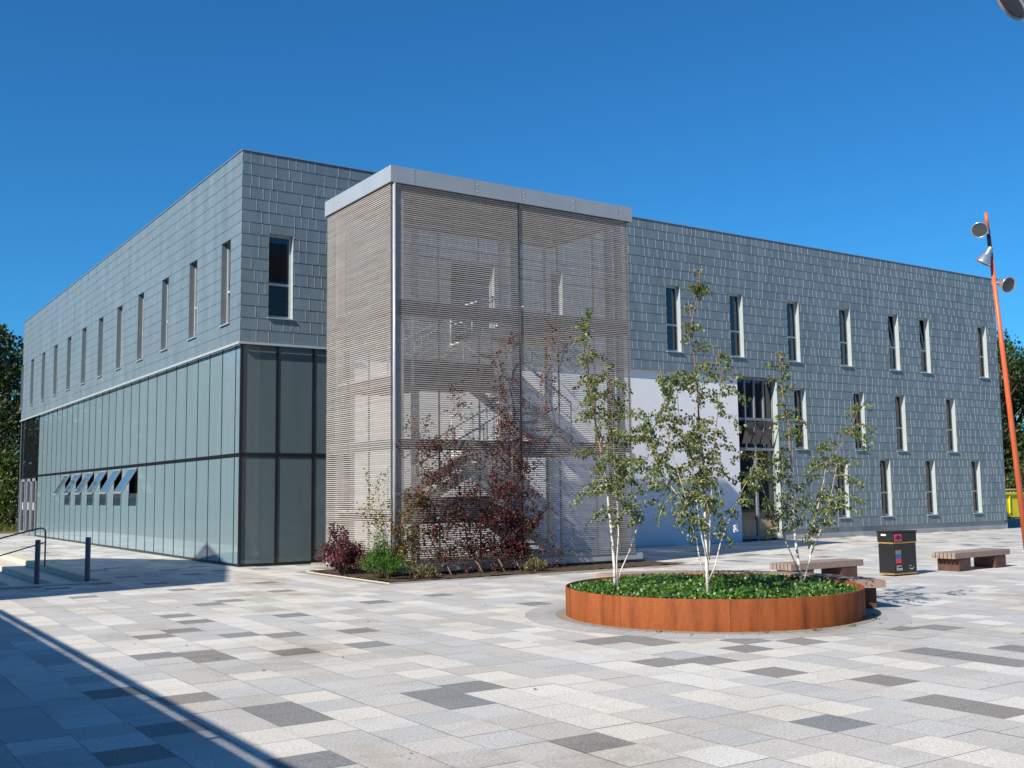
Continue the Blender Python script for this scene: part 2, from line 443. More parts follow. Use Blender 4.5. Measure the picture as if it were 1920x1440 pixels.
WIN = []
def window(fm, s0, s1, z0, z1, depth=.20, tilt=0, tf=.41, lin='reveal'):
    r = MB()
    o = .012
    r.quad(fm(s0, z0, o), fm(s0, z1, o), fm(s0, z1, -depth), fm(s0, z0, -depth))
    r.quad(fm(s1, z0, o), fm(s1, z1, o), fm(s1, z1, -depth), fm(s1, z0, -depth))
    r.quad(fm(s0, z1, o), fm(s1, z1, o), fm(s1, z1, -depth), fm(s0, z1, -depth))
    w = r.build('window', M[lin], bld)
    d = -depth
    def fb(mb, a, b, c, e, t=.05, q=0):
        p = [fm(x, z, y) for x in (a, b) for z in (c, e) for y in (d+q, d+q+t)]
        xs = [v.x for v in p]; ys = [v.y for v in p]; zs = [v.z for v in p]
        mb.box(min(xs), max(xs), min(ys), max(ys), min(zs), max(zs))
    f = MB(); fw = .055; zt = z0+(z1-z0)*tf
    fb(f, s0+.002, s0+fw, z0+.02, z1-.002); fb(f, s1-fw, s1-.002, z0+.02, z1-.002)
    fb(f, s0+fw, s1-fw, z0+.02, z0+.02+fw); fb(f, s0+fw, s1-fw, z1-fw, z1-.002); fb(f, s0+fw, s1-fw, zt-.03, zt+.03)
    f.build('frame', M['alu'], w)
    p = MB()
    p.quad(fm(s0, z0, d-.004), fm(s1, z0, d-.004), fm(s1, z1 if not tilt else zt, d-.004), fm(s0, z1 if not tilt else zt, d-.004))
    p.build('pane', M['pane'], w)
    if tilt:
        h = z1-zt-.06; za = zt+.035
        q = MB(); dd = -h*sin(tilt); zb = za+h*cos(tilt)
        q.quad(fm(s0+fw, za, d-.01), fm(s1-fw, za, d-.01), fm(s1-fw, zb, d-.01+dd), fm(s0+fw, zb, d-.01+dd))
        q.build('pane', M['pane'], w)
        fr = MB()
        for xx in (s0+fw+.02, s1-fw-.02):
            fr.bar(fm(xx, za, d), fm(xx, zb, d+dd), .045, .045, up=(fm(0, 0, 1)-fm(0, 0, 0)))
        fr.bar(fm(s0+fw, zb, d+dd), fm(s1-fw, zb, d+dd), .045, .045)
        fr.build('frame', M['alu'], w)
        k = MB(); k.quad(fm(s0, zt, d-.45), fm(s1, zt, d-.45), fm(s1, z1+.1, d-.45), fm(s0, z1+.1, d-.45)); k.build('dark_backing', M['black'], w)  # black sheet set behind the tilted sash
    s = MB()
    pts = [fm(s0-.03, z0-.035, .06), fm(s1+.03, z0-.035, .06), fm(s1+.03, z0-.035, d), fm(s0-.03, z0-.035, d)]
    pts2 = [fm(s0-.03, z0-.012, .06), fm(s1+.03, z0-.012, .06), fm(s1+.03, z0+.012, d), fm(s0-.03, z0+.012, d)]
    s.poly(pts); s.poly(pts2)
    for i in range(4): s.quad(pts[i], pts[(i+1) % 4], pts2[(i+1) % 4], pts2[i])
    s.build('sill', M['alu'], w)
    return w

UZ0, UZ1 = 6.55, 8.83
Rw = [(.74, 1.43, UZ0, UZ1, 0), (6.38, 7.92, 6.2, 8.75, 0), (9.85, 10.50, UZ0, UZ1, 0)]
for s in (14.88, 17.90, 20.86, 23.80): Rw.append((s, s+.66, UZ0, UZ1, 0))
for s in (26.78, 28.80): Rw.append((s, s+.66, UZ0, UZ1, radians(9)))
Rw.append((32.88, 33.54, UZ0, UZ1, 0))
for s in (21.08, 24.44, 26.98, 30.34): Rw.append((s, s+.64, 3.30, 5.56, 0))
for s in (23.30, 25.86, 28.74, 31.88): Rw.append((s, s+.64, .73, 2.96, 0))
opsR = [w[:4] for w in Rw]
TALL = (18.26, 20.2, 0.05, ZS-.02)
WALL = (3.12, 18.26)
opsR_low = [o for o in opsR]+[TALL]
cladding(fR, 0, WD, ZS, H, [o for o in opsR if o[3] > ZS], 'zinc_cladding', .011, 3)
cladding(fR, 20.2, WD, .36, ZS, [o for o in opsR if o[3] < ZS], 'zinc_cladding', .011, 4)
Lw = [(.86+2.925*i, .86+.73+2.925*i, 6.47, 8.76) for i in range(12)]
cladding(fL, 0, LD, ZS, H, Lw, 'zinc_cladding', .0, 5)
for w in Rw: window(fR, w[0], w[1], w[2], w[3], tilt=w[4])
for w in Lw: window(fL, *w, lin='dlin')
# solid core behind the skins, roof and parapet
b = MB()
b.quad((WD, .0, 0), (WD, LD, 0), (WD, LD, H), (WD, 0, H)); b.quad((0, LD, 0), (WD, LD, 0), (WD, LD, H), (0, LD, H))
b.build('rear_wall', M['dsteel'], bld)
b = MB(); b.quad((.3, .3, H-.35), (WD-.3, .3, H-.35), (WD-.3, LD-.3, H-.35), (.3, LD-.3, H-.35)); b.build('roof', M['roofing'], bld)
b = MB()
b.box(-.03, WD+.03, -.03, .32, H, H+.02); b.box(-.03, .32, .321, LD, H, H+.019); b.box(WD-.3, WD+.03, .321, LD, H, H+.019)
b.build('parapet_coping', M['coping'], bld)
b = MB()   # back of the openings, so that no light runs through the building
b.quad((0.6, 1.0, ZS), (WD, 1.0, ZS), (WD, 1.0, H), (.6, 1.0, H)); b.quad((.6, 1, ZS), (.6, LD, ZS), (.6, LD, H), (.6, 1, H))
b.quad((20.3, 1.0, 0), (WD, 1.0, 0), (WD, 1.0, ZS), (20.3, 1.0, ZS))
b.build('inner_wall', M['black'], bld)
# metal channel under the shingles with its soffit
b = MB()
b.box(-.065, 3.12, -.065, -.02, ZS-.075, ZS-.012); b.box(-.065, -.02, -.0199, LD, ZS-.075, ZS-.012)
b.build('soffit_channel', M['alu'], bld)
b = MB(); b.quad((0, 0, ZS), (20.2, 0, ZS), (20.2, .4, ZS), (0, .4, ZS)); b.quad((0, .4, ZS), (.4, .4, ZS), (.4, LD, ZS), (0, LD, ZS)); b.build('soffit', M['dsteel'], bld)
b = MB(); b.box(20.2, WD-.03, .05, .3, 0, .40); b.build('plinth', M['plinth'], bld)

# fritted glass walls
LJ = [.0]+[.5+1.075*i for i in range(27)]
LJ[-1] = 28.45
VENT = {10, 12, 14, 16, 18, 20}
fr = MB()
GD = .06
def glass(fm, a, b, z0, z1, mat='frit'):
    p = MB()
    P = [fm(x, z, y) for x in (a, b) for z in (z0, z1) for y in (-GD-.02, -GD)]
    p.box(min(v.x for v in P), max(v.x for v in P), min(v.y for v in P), max(v.y for v in P), z0, z1)
    p.build('glass_panel', M[mat], bld)
for i, (a, b) in enumerate(zip(LJ, LJ[1:])):
    a_, b_ = (a+.014 if i else a+GD+.02), b-.014
    glass(fL, a_, b_, ZM+.05, ZS-.03)
    if i in VENT:
        glass(fL, a_, b_, .07, 1.80); glass(fL, a_, b_, 2.80, ZM-.05)
        w = MB(); d = -GD-.14
        w.quad(fL(a_, 1.80, d), fL(b_, 1.80, d), fL(b_, 2.80, d), fL(a_, 2.80, d))
        w.quad(fL(a_, 1.80, d), fL(b_, 1.80, d), fL(b_, 1.80, -GD), fL(a_, 1.80, -GD))
        vw = w.build('vent_window', M['black'], bld)
        w = MB(); w.box(GD+.0, GD+.05, a_, b_, 1.80, 1.95); w.build('frame', M['dsteel'], vw)
        th = radians(31); ln = 1.0
        top = (0.0-GD, 2.80); bx, bz = -GD+.0-0+ln*sin(th)*1, 2.80-ln*cos(th)
        # sash hinged at its head, swung outwards
        ax = V((-sin(th), 0, -cos(th))); nn = V((-cos(th), 0, sin(th)))
        o_ = V((GD-.02, (a_+b_)/2, 2.80))
        q = MB(); q.obox(o_+ax*ln/2, V((0, (b_-a_)/2-.05, 0)), ax*(ln/2-.05), nn*.008); q.build('pane', M['vent'], vw)
        q = MB()
        for sgn in (-1, 1): q.obox(o_+ax*ln/2+V((0, sgn*((b_-a_)/2-.03), 0)), V((0, .03, 0)), ax*ln/2, nn*.022)
        for tt in (.03, ln-.03): q.obox(o_+ax*tt, V((0, (b_-a_)/2-.06, 0)), ax*.03, nn*.022)
        q.build('sash', M['dsteel'], vw)
    else:
        glass(fL, a_, b_, .07, ZM-.05)
for x in LJ[1:]:
    fr.box(GD-.012, GD+.05, x-.016, x+.016, .04, ZS-.03)
fr.box(GD-.016, GD+.05, GD-.03, 28.45, ZM-.045, ZM+.045)
fr.box(GD-.02, GD+.06, GD-.02, 28.5, 0, .065)
RJ = [0, 1.04, 2.07, 3.10]
for i, (a, b) in enumerate(zip(RJ, RJ[1:])):
    a_, b_ = (a+.035 if i else a+GD+.03), b-.035
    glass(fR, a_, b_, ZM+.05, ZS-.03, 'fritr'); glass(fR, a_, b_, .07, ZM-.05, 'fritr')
    fr.box(b-.036, b+.036, GD-.018, GD+.05, .04, ZS-.03)
fr.box(GD+.051, 3.1, GD-.022, GD+.05, ZM-.045, ZM+.045); fr.box(GD+.061, 3.1, GD-.024, GD+.05, 0, .065)
fr.box(GD-.03, GD+.04, GD-.03, GD+.04, .066, ZS-.03)
fr.build('curtain_wall_frame', M['black'], bld)
b = MB(); b.box(.30, 28.5, .45, .5, 0, ZS); b.build('inner_screen', M['black'], bld) if False else None
# white rendered wall
b = MB(); b.quad((WALL[0], .09, 0), (WALL[1], .09, 0), (WALL[1], .09, ZS), (WALL[0], .09, ZS)); b.quad((WALL[0], .09, 0), (WALL[0], .5, 0), (WALL[0], .5, ZS), (WALL[0], .09, ZS))
b.quad((WALL[1], .09, 0), (WALL[1], .5, 0), (WALL[1], .5, ZS), (WALL[1], .09, ZS))
b.build('rendered_wall', M['render'], bld)
# tall glazed doorway beside it
x0, x1 = TALL[0]+.02, TALL[1]-.02; yb = .24
b = MB(); b.quad((x1, -.012, 0), (x1, yb+.1, 0), (x1, yb+.1, ZS), (x1, -.012, ZS)); tw = b.build('doorway', M['reveal'], bld)
b = MB(); b.quad((x0-.02, yb+.03, .0), (x1, yb+.03, 0), (x1, yb+.03, ZS), (x0-.02, yb+.03, ZS)); b.build('pane', M['pane'], tw)
b = MB()
for k in range(5):
    x = x0+(x1-x0)*k/4; b.box(x-.03, x+.03, yb-.03, yb+.029, 3.3, ZS)
for k in (0, 2, 4):
    x = x0+(x1-x0)*k/4; b.box(x-.05, x+.05, yb-.03, yb+.029, 0, 3.3-.06)
for z in (ZS-.04, 4.35, 3.27, .12): b.box(x0, x1, yb-.034, yb+.028, z-.05, z+.05)
b.build('frame', M['dsteel'], tw)
b = MB(); b.box(x0+.08, x0+.85, yb-.01, yb+.02, .2, .75); b.box(x0+1.0, x1-.08, yb-.01, yb+.02, .2, .75); b.build('kick_panel', M['plank'], tw)
b = MB()
for k in (1, 2, 3):
    x = x0+(x1-x0)*k/4; b.obox(V((x-.02, yb-.17, 3.85)), V((.21, 0, 0)), V((0, .16, -.38)), V((0, .01, .005)))
b.build('vent_sash', M['pane'], tw)
# dark glazed entrance bay at the far end
b = MB(); b.quad((GD+.03, 28.5, .0), (GD+.03, LD, 0), (GD+.03, LD, ZS), (GD+.03, 28.5, ZS)); en = b.build('entrance', M['entry'], bld)
b = MB()
for y in (28.53, 30.2, 31.8, LD-.05): b.box(GD-.02, GD+.029, y-.03, y+.03, ZM, ZS-.03)
b.box(GD-.02, GD+.029, 28.5, LD, ZM-.08, ZM-.001)
b.build('frame', M['black'], en)
for (a, c) in ((28.75, 29.95), (30.15, 31.35), (31.7, 33.0)):
    d = MB()
    d.box(GD-.03, GD+.028, a, a+.16, .02, ZM-.1); d.box(GD-.03, GD+.028, c-.16, c, .02, ZM-.1); d.box(GD-.031, GD+.028, a+.16, c-.16, .02, .2); d.box(GD-.03, GD+.028, a, c, ZM-.24, ZM-.101)
    dd = d.build('door', M['dsteel'], en)
    d = MB(); d.box(GD-.09, GD-.05, a+.22, a+.30, 1.25, 1.62); d.build('handle', M['white'], dd)

# ------------------------------------------------------------------ slatted stair tower
TX0, TX1, TF, TB, TR = 1.42, 8.40, -5.85, -2.30, 9.24
tw = empty('stair_tower', (4.9, -4.1, 0), 'open stair tower screened by fine horizontal timber slats with a grey roof band', 'stair tower')
FZ = 8.86; SP = .0485
def screen(fm, a, b, name='slat_screen'):
    m = MB(); z = .27; rr = random.Random(a)
    while z+.03 < FZ-.02:
        t = rr.uniform(.9, 1.1); tint = (t, t*rr.uniform(.95, 1.0), t*rr.uniform(.9, 1.0))
        P = [fm(x, zz, d) for x in (a, b) for zz in (z, z+.0225) for d in (-.022, rr.uniform(-.001, .001))]
        m.box(min(v.x for v in P), max(v.x for v in P), min(v.y for v in P), max(v.y for v in P), z, z+.0225, tint)
        z += SP
    s = m.build(name, M['slat'], tw)
    q = MB(); n = max(2, int(round((b-a)/1.15)))
    for i in range(n+1):
        x = a+.03+(b-a-.06)*i/n
        P = [fm(x+e, 0, d) for e in (-.015, .015) for d in (-.06, -.0225)]
        q.box(min(v.x for v in P), max(v.x for v in P), min(v.y for v in P), max(v.y for v in P), .27, FZ-.03, (.7, .7, .7))
    q.build('batten', M['slat'], s)
tf = lambda s, z, d: V((s, TF-d, z)); tl = lambda s, z, d: V((TX0-d, s, z))
MID = 4.87
screen(tf, TX0+.11, MID-.02); screen(tf, MID+.02, TX1-.07)
screen(tl, TF+.07, TB)
def post(x, y, z0, z1, r=.035, name='post', mat='galv'):
    m = MB(); m.tube([(x, y, z0), (x, y, z1)], r, 10); return m.build(name, M[mat], tw)
def hcol(x, y, z0=.0, z1=FZ-.06, w=.075, name='column', mat='galv'):
    m = MB(); m.box(x-w, x+w, y-.075, y-.063, z0, z1); m.box(x-w, x+w, y+.063, y+.075, z0, z1); m.box(x-.005, x+.005, y-.0629, y+.0629, z0, z1)
    return m.build(name, M[mat], tw)
post(TX0+.055, TF-.012, .1, FZ, .036, 'corner_post')
post(MID, TF-.02, .25, FZ, .011, 'drain_rod', 'black')
for (x, y) in ((TX0+.3, TF+.22), (4.9, TF+.22), (TX1-.25, TF+.22), (TX1-.55, TF+.24)): hcol(x, y)
for (x, y) in ((TX0+.3, TB-.14), (3.85, TB-.14), (6.62, TB-.14), (TX1-.25, TB-.14)): hcol(x, y, w=.085, mat='steelw')
for x in (4.45, 7.42): hcol(x, -1.4, .06, 8.3 if x < 5 else 5.9, .06, mat='steelw')
# roof
m = MB()
e = .05
m.box(TX0-e, TX1+e, TF-e, TF-e+.03, FZ, TR); m.box(TX0-e, TX0-e+.03, TF-e+.0301, TB+e, FZ, TR); m.box(TX1+e-.03, TX1+e, TF-e+.0301, TB+e, FZ, TR); m.box(TX0-e+.0301, TX1+e-.0301, TB+e-.03, TB+e, FZ, TR)
fa = m.build('roof_fascia', M['fascia'], tw)
m = MB()
for x in (2.0, 3.6, 4.95, 6.6, 8.0): m.box(x-.006, x+.006, TF-e-.002, TF-e+.001, FZ+.002, TR-.002)
m.box(TX0-e-.002, TX0-e+.001, -2.75, -2.74, FZ+.002, TR-.002)
m.build('fascia_joint', M['dsteel'], fa)
m = MB()
for x in (1.93, 3.67, 5.02, 6.53, 8.07):
    for z in (FZ+.1, FZ+.27): m.lathe((x, TF-e, z), (0, -1, 0), [(.0, .008), (.013, .006), (.016, 0)], 8)
for y in (-5.3, -4.6, -3.9, -3.3, -2.7): m.lathe((TX0-e, y, FZ+.2), (-1, 0, 0), [(.0, .008), (.012, .006), (.014, 0)], 8)
m.build('rivet', M['alu'], fa)
m = MB(); m.quad((TX0-e, TF-e, TR-.03), (TX1+e, TF-e, TR-.03), (TX1+e, TB+e, TR-.03), (TX0-e, TB+e, TR-.03)); m.build('roof', M['roofing'], tw)
m = MB()
y = TF+.08
while y < TB-.05:
    m.box(TX0+.03, TX1-.03, y, y+.085, FZ+.05, FZ+.075); y += .1
m.build('roof_soffit', M['soffit'], tw)
m = MB(); m.box(TX0+.02, TX1+.20, TF+.02, TF+.14, .10, .255); m.build('base_beam', M['galv'], tw)
m = MB(); m.box(TX0+.02, TX0+.12, TF+.141, TB, .10, .255); m.build('base_beam', M['galv'], tw)
for z0, z1 in ((5.86, 6.20), (2.80, 3.05)):
    m = MB(); m.box(TX0+.12, TX1-.08, TF+.07, TF+.17, z0, z1); m.box(TX0+.07, TX0+.17, TF+.171, TB-.05, z0, z1); m.build('ring_beam', M['dsteel'], tw)
def landing(x0, x1, y0, y1, z, t=.22):
    m = MB(); m.box(x0, x1, y0, y1, z-.05, z); ld = m.build('landing', M['tread'], tw)
    m = MB(); m.box(x0+.05, x1-.05, y0+.05, y1-.05, z-t, z-.051); m.build('joist', M['dsteel'], ld)
    m = MB(); x = x0
    m.box(x0, x1, y0+.02, y1-.02, z-t-.03, z-t-.001); m.build('soffit', M['soffit'], ld)
LA, LB = -5.55, -4.25; RA, RB = -4.0, -2.55           # the two lanes of the stair
for z in (1.45, 4.56):
    landing(TX0+.2, 3.0, TF+.25, TB-.25, z); landing(3.001, 4.25, TF+.25, LB+.05, z)
    m = MB(); m.box(TX0+.2, 4.25, TF+.2, TF+.22, z-.30, z+.30); m.build('edge_plate', M['dsteel'], tw)
for z in (3.05, 6.20):
    landing(6.0, TX1-.12, RA-.1, TB-.15, z); landing(6.6, TX1-.12, TF+.25, RA-.101, z)
    m = MB(); m.box(6.3, 7.95, TB-.149, -.02, z-.2, z-.002); m.build('bridge', M['tread'], tw)
    m = MB()
    for x in (6.32, 7.93):
        m.tube([(x, TB-.15, z+1.02), (x, -.02, z+1.02)], .022, 8); m.tube([(x, TB-.15, z+.55), (x, -.02, z+.55)], .012, 6)
        for y in (TB-.1, -1.3, -.1): m.tube([(x, y, z), (x, y, z+1.02)], .018, 6)
    m.build('handrail', M['steelw'], tw)
def flight(xa, za, xb, zb, y0, y1):
    n = 8; m = MB()
    for k in range(n):
        t = (k+.5)/n; x = xa+(xb-xa)*t; z = za+(zb-za)*(k+1)/n
        w = abs(xb-xa)/n*.55
        m.box(x-w, x+w, y0+.04, y1-.04, z-.045, z)
    f = m.build('stair_flight', M['tread'], tw)
    for y in (y0, y1):
        m = MB(); m.bar((xa, y, za+.02), (xb, y, zb+.02), .025, .24); m.build('stringer', M['steelw'], f)
    for y in (y0, y1):
        m = MB()
        m.tube([(xa, y, za+1.0), (xb, y, zb+1.0)], .022, 8); m.tube([(xa, y, za+.6), (xb, y, zb+.6)], .011, 6)
        for t in (0, .33, .66, 1): m.tube([(xa+(xb-xa)*t, y, za+(zb-za)*t), (xa+(xb-xa)*t, y, za+(zb-za)*t+1.0)], .017, 6)
        m.build('handrail', M['steelw'], f)
for zb in (0.0, 3.05):
    flight(6.6, zb, 4.25, zb+1.5, LA, LB)
    flight(3.0, zb+1.5, 6.0, zb+3.1, RA, RB)

# ------------------------------------------------------------------ planting bed at the tower's foot
bed = empty('planting_bed', (4.5, -6.6, 0), 'mulched planting bed with a thin cream edging along the stair tower', 'planting bed')
m = MB(); nx, ny = 60, 40; rr = random.Random(5)
hz = [[.012+rr.uniform(0, .035) for _ in range(ny+1)] for _ in range(nx+1)]
for i in range(nx):
    for k in range(ny):
        X = lambda a: .74+8.2*a/nx; Y = lambda a: -7.12+4.3*a/ny
        m.quad((X(i), Y(k), hz[i][k]), (X(i+1), Y(k), hz[i+1][k]), (X(i+1), Y(k+1), hz[i+1][k+1]), (X(i), Y(k+1), hz[i][k+1]))
m.build('mulch', M['soil'], bed)
m = MB(); m.box(.68, 9.0, -7.16, -7.125, -.02, .014); m.box(.70, .735, -7.124, -2.8, -.02, .014); m.build('edging', M['kerb'], bed)
m = MB(); m.box(1.8, 8.9, -5.6, -.5, -.02, .055); m.build('gravel_strip', M['grit'], bed)

# ------------------------------------------------------------------ foliage helpers
def rv(rr): 
    while True:
        v = V((rr.uniform(-1, 1), rr.uniform(-1, 1), rr.uniform(-1, 1)))
        if .05 < v.length < 1: return v.normalized()
def vine(name, pts, label, cols, rr, per=150, spread=.35, out=.22, leaf=.054, y=-6.0):
    """a creeper climbing the front slats; its shoots hang a hand or two off the screen"""
    base = V((pts[0][0]+.06, -6.42, .0))
    o = empty(name, base, label, 'climber', 'creepers on the stair tower')
    path = [base, V((pts[0][0]+.02, -6.28, .22))]+[V((x, TF-.06-rr.uniform(.02, .08), z)) for x, z in pts[1:] if z > .3]
    st = MB(); lf = MB()
    st.tube(path, [max(.004, .017*(1-i/len(path)))+.003 for i in range(len(path))], 6)
    def put(p, sz):
        c = rr.choice(cols); q = rr.uniform(.65, 1.35)
        d = (rv(rr)*.7+V((.1, -.45, -.65))).normalized(); s = d.cross(rv(rr)).normalized()
        for a in (-.7, 0, .7):                         # a creeper leaf: three leaflets
            dd = (d*cos(a)+s*sin(a)).normalized()
            lf.leaf(p, dd, dd.cross(d.cross(s)).normalized(), sz*rr.uniform(.8, 1.1), .55, .2, (c[0]*q, c[1]*q, c[2]*q))
    def shoot(a, b, n, sp):
        # leaves gather in little tufts along a shoot, with bare slats between them
        k = max(1, n//5)
        for _ in range(k):
            t = rr.random(); q = a.lerp(b, t)
            q = q+V((rr.gauss(0, sp*.85), -abs(rr.gauss(0, out*.5))-.02, rr.gauss(0, sp*.4)))
            for _k in range(rr.randint(3, 9)):
                p = q+V((rr.gauss(0, .055), -abs(rr.gauss(0, .04)), rr.gauss(0, .07)))
                p.z = max(.12, p.z); p.y = min(p.y, TF-.02)
                put(p, leaf*rr.uniform(.5, 1.1))
    zt = path[-1].z
    for i in range(1, len(path)-1):
        a, b = path[i], path[i+1]; ln = (b-a).length
        z = (a.z+b.z)/2
        k = max(.10, 1-z/3.6) if z < 3.6 else .12
        if 'densest' in label: k = max(k, .42 if z < 4 else .22)
        shoot(a, b, int(per*ln*k*1.15), spread*(.35+.9*max(0, 1-z/3.2)))
        for _s in range(4 if z < 2.6 else 2):
            if rr.random() < .8:                       # side shoot
                d = V((rr.choice((-1, 1))*rr.uniform(.3, 1.0), 0, rr.uniform(.1, .8)))
                c = b+d*rr.uniform(.5, 1.25)*(1 if z < 2.6 else .6)
                st.tube([b, b.lerp(c, .5)+V((0, -.05, .05)), c], [.006, .005, .003], 5)
                shoot(b, c, int(per*.42*max(.18, k)), .10)
    st.build('stem', M['stem'], o); lf.build('foliage', M['lvine'], o)
    return o
RED = [(1, 1, 1), (1.3, .8, .9), (.6, .8, .8), (.9, 1.3, .8)]
MIX = RED+[(.7, 2.2, .8), (1.6, 1.5, .7)]
YEL = [(2.6, 7.5, .9), (1.6, 4.5, 1), (2.6, 5, .6), (1.3, 3.5, .8)]
rr = random.Random(31)
VN = [
 ('yellow and orange creeper lowest and nearest the tower corner', YEL+RED[:1], 200, .22, [(1.56,-.02),(1.54,.51),(1.56,.97),(1.64,1.43)]),
 ('red creeper with a bare pale stalk, second from the tower corner', MIX, 330, .52, [(2.55,-.12),(2.5,.47),(2.27,.94),(2.21,1.53),(2.37,2.13),(2.21,2.72),(2.05,3.14),(1.81,3.43)]),
 ('rusty red creeper spreading up and left in mid screen', MIX, 340, .56, [(3.36,-.15),(3.31,.43),(3.24,1.03),(3.15,1.64),(2.97,2.37),(2.69,2.97),(2.91,3.7),(2.98,4.19)]),
 ('densest dark red creeper forming an upright column on the slats', RED, 290, .40, [(3.95,-.14),(4.0,.52),(4.04,1.13),(4.08,1.87),(4.06,2.62),(4.14,3.36),(4.19,4.12),(4.11,4.75),(4.31,5.27)]),
 ('shorter dark red creeper just right of the densest column', RED, 170, .40, [(4.39,-.17),(4.44,.38),(4.36,1.0),(4.41,1.62),(4.35,2.37),(4.43,2.99),(4.49,3.75)]),
 ('tallest thin creeper winding up rightmost across the slats', MIX, 380, .58, [(4.99,-.16),(4.85,.37),(4.75,.99),(4.72,1.74),(4.88,2.37),(5.12,3.0),(5.42,3.78),(5.38,4.43),(5.6,5.09),(5.84,5.76)]),
]
for lb, cols, per, sp, pts in VN: vine('climbing_vine', pts, lb, cols, rr, per, sp)
# green creeper on the tower's left side
o = empty('climbing_vine', (1.25, -5.4, 0), 'thin green creeper hanging on the left side of the tower corner', 'climber', 'creepers on the stair tower')
st = MB(); lf = MB()
for k in range(3):
    y = -5.75+rr.uniform(0, .7); p = V((1.30, y, .1)); pts = [p]
    for i in range(rr.randint(5, 10)): p = p+V((rr.uniform(-.03, .01), rr.uniform(-.12, .16), .22)); pts.append(p)
    st.tube(pts, .004, 5)
    for p in pts[1:]:
        for _ in range(9):
            d = (rv(rr)+V((-.4, 0, -.4))).normalized(); q = rr.uniform(.6, 1.5)
            lf.leaf(p+rv(rr)*.1, d, d.cross(rv(rr)).normalized(), rr.uniform(.05, .09), .6, .2, (q*1.3, q*.9, q*.9) if rr.random() < .4 else (q, q, q))
st.build('stem', M['stem'], o); lf.build('foliage', M['lbirch'], o)

def shrub(name, label, c, rad, h, n, mat, leaf, cols, rr, spikes=0, fern=False):
    o = empty(name, (c[0], c[1], 0), label, 'shrub')
    st = MB(); lf = MB()
    nb = 34
    for k in range(nb):
        a = rr.uniform(0, 2*pi); q = sqrt(rr.random()); hh = h*(1-.55*q*q)*rr.uniform(.75, 1.05)
        if k < spikes: q = .5; hh = h*1.28
        tip = V((c[0]+cos(a)*rad[0]*q, c[1]+sin(a)*rad[1]*q, hh)); b = V((c[0]+cos(a)*.1, c[1]+sin(a)*.1, .02))
        mid = b.lerp(tip, .5)+V((0, 0, .1*h))
        st.tube([b, mid, tip], [.009, .006, .003], 5)
        for _ in range(n//nb):
            t = rr.uniform(.2, 1.03)**.7
            p = (b.lerp(mid, t*2) if t < .5 else mid.lerp(tip, t*2-1))+rv(rr)*rr.uniform(.02, .15)
            if p.z < .05: continue
            d = (rv(rr)+V((0, 0, .35 if fern else -.05))+(tip-c_(c)).normalized()*.5).normalized()
            cc = rr.choice(cols); w = rr.uniform(.6, 1.4)
            lf.leaf(p, d, d.cross(rv(rr)).normalized(), leaf*rr.uniform(.6, 1.3), .28 if fern else .6, .2, (cc[0]*w, cc[1]*w, cc[2]*w))
    st.build('branch', M['stem'], o); lf.build('foliage', M[mat], o)
def c_(c): return V((c[0], c[1], 0))
shrub('purple_shrub', 'rounded purple leaved shrub at the left corner of the planting bed', (1.12, -4.0), (.62, 1.35), .82, 3000, 'lshrub', .085, [(1, 1, 1), (1.5, 1.1, 1.1), (.6, .9, .9), (1.6, 1.9, 1.2)], random.Random(3), 3)
shrub('green_shrub', 'bright green feathery shrub at the tower corner beside the purple shrub', (1.08, -6.15), (.40, .75), .74, 4600, 'lgreen', .075, [(1, 1, 1), (1.3, 1.15, 1), (.6, .75, .8)], random.Random(4), 2, True)
# low tufts at the tower foot
for k, (x, lb) in enumerate(((4.6, 'low brownish tuft under the creepers at the middle of the bed'), (1.75, 'low brownish tuft under the yellow creeper'))):
    shrub('ground_plant', lb, (x, -6.75), (.3, .2), .32, 420, 'lbirch', .06, [(1.2, .8, .8), (1.6, 1, .8), (.9, .9, .9)], random.Random(50+k))

# ------------------------------------------------------------------ round planter with birches
pl = empty('round_planter', (PC.x, PC.y, 0), 'low round rusty steel planter holding three birches on the paving', 'planter')
m = MB(); m.lathe((PC.x, PC.y, 0), (0, 0, 1), [(PR, 0), (PR, .413), (PR-.003, .419), (PR-.02, .419), (PR-.024, .413), (PR-.024, .15)], 128); m.build('steel_wall', M['corten'], pl)
m = MB()
for a in (-168, -128, -62, -10, 60, 130): m.bar((PC.x+cos(radians(a))*(PR+.001), PC.y+sin(radians(a))*(PR+.001), 0.005), (PC.x+cos(radians(a))*(PR+.001), PC.y+sin(radians(a))*(PR+.001), .412), .007, .004, up=(cos(radians(a)), sin(radians(a)), 0))
m.build('weld_seam', M['leg'], pl)
m = MB(); m.lathe((PC.x, PC.y, 0), (0, 0, 1), [(0.001, .37), (.8, .36), (1.7, .33), (PR-.03, .29)], 48); m.build('soil', M['soil'], pl)
m = MB(); m.lathe((PC.x, PC.y, 0), (0, 0, 1), [(PR-.02, .005), (PR+.155, .003)], 96); tag(m.build('gravel', M['grit']), kind='structure')
m = MB()
for k in range(72):
    a0, a1 = 2*pi*k/72, 2*pi*(k+1)/72-.004
    def rq(r, a, z=.0025): return (PC.x+cos(a)*r, PC.y+sin(a)*r, z)
    t = .40*rr.uniform(.94, 1.06)
    m.quad(rq(PR+.157, a0), rq(PR+.157, a1), rq(PR+.30, a1), rq(PR+.30, a0), (t, t, t*.99))
    if k % 2 == 0:
        a1 = 2*pi*(k+2)/72-.004; t = .42*rr.uniform(.94, 1.06)
        m.quad(rq(PR+.304, a0, .002), rq(PR+.304, a1, .002), rq(PR+.62, a1, .002), rq(PR+.62, a0, .002), (t, t, t))
tag(m.build('paving_ring', M['slab']), kind='structure')
lf = MB(); rr = random.Random(12)
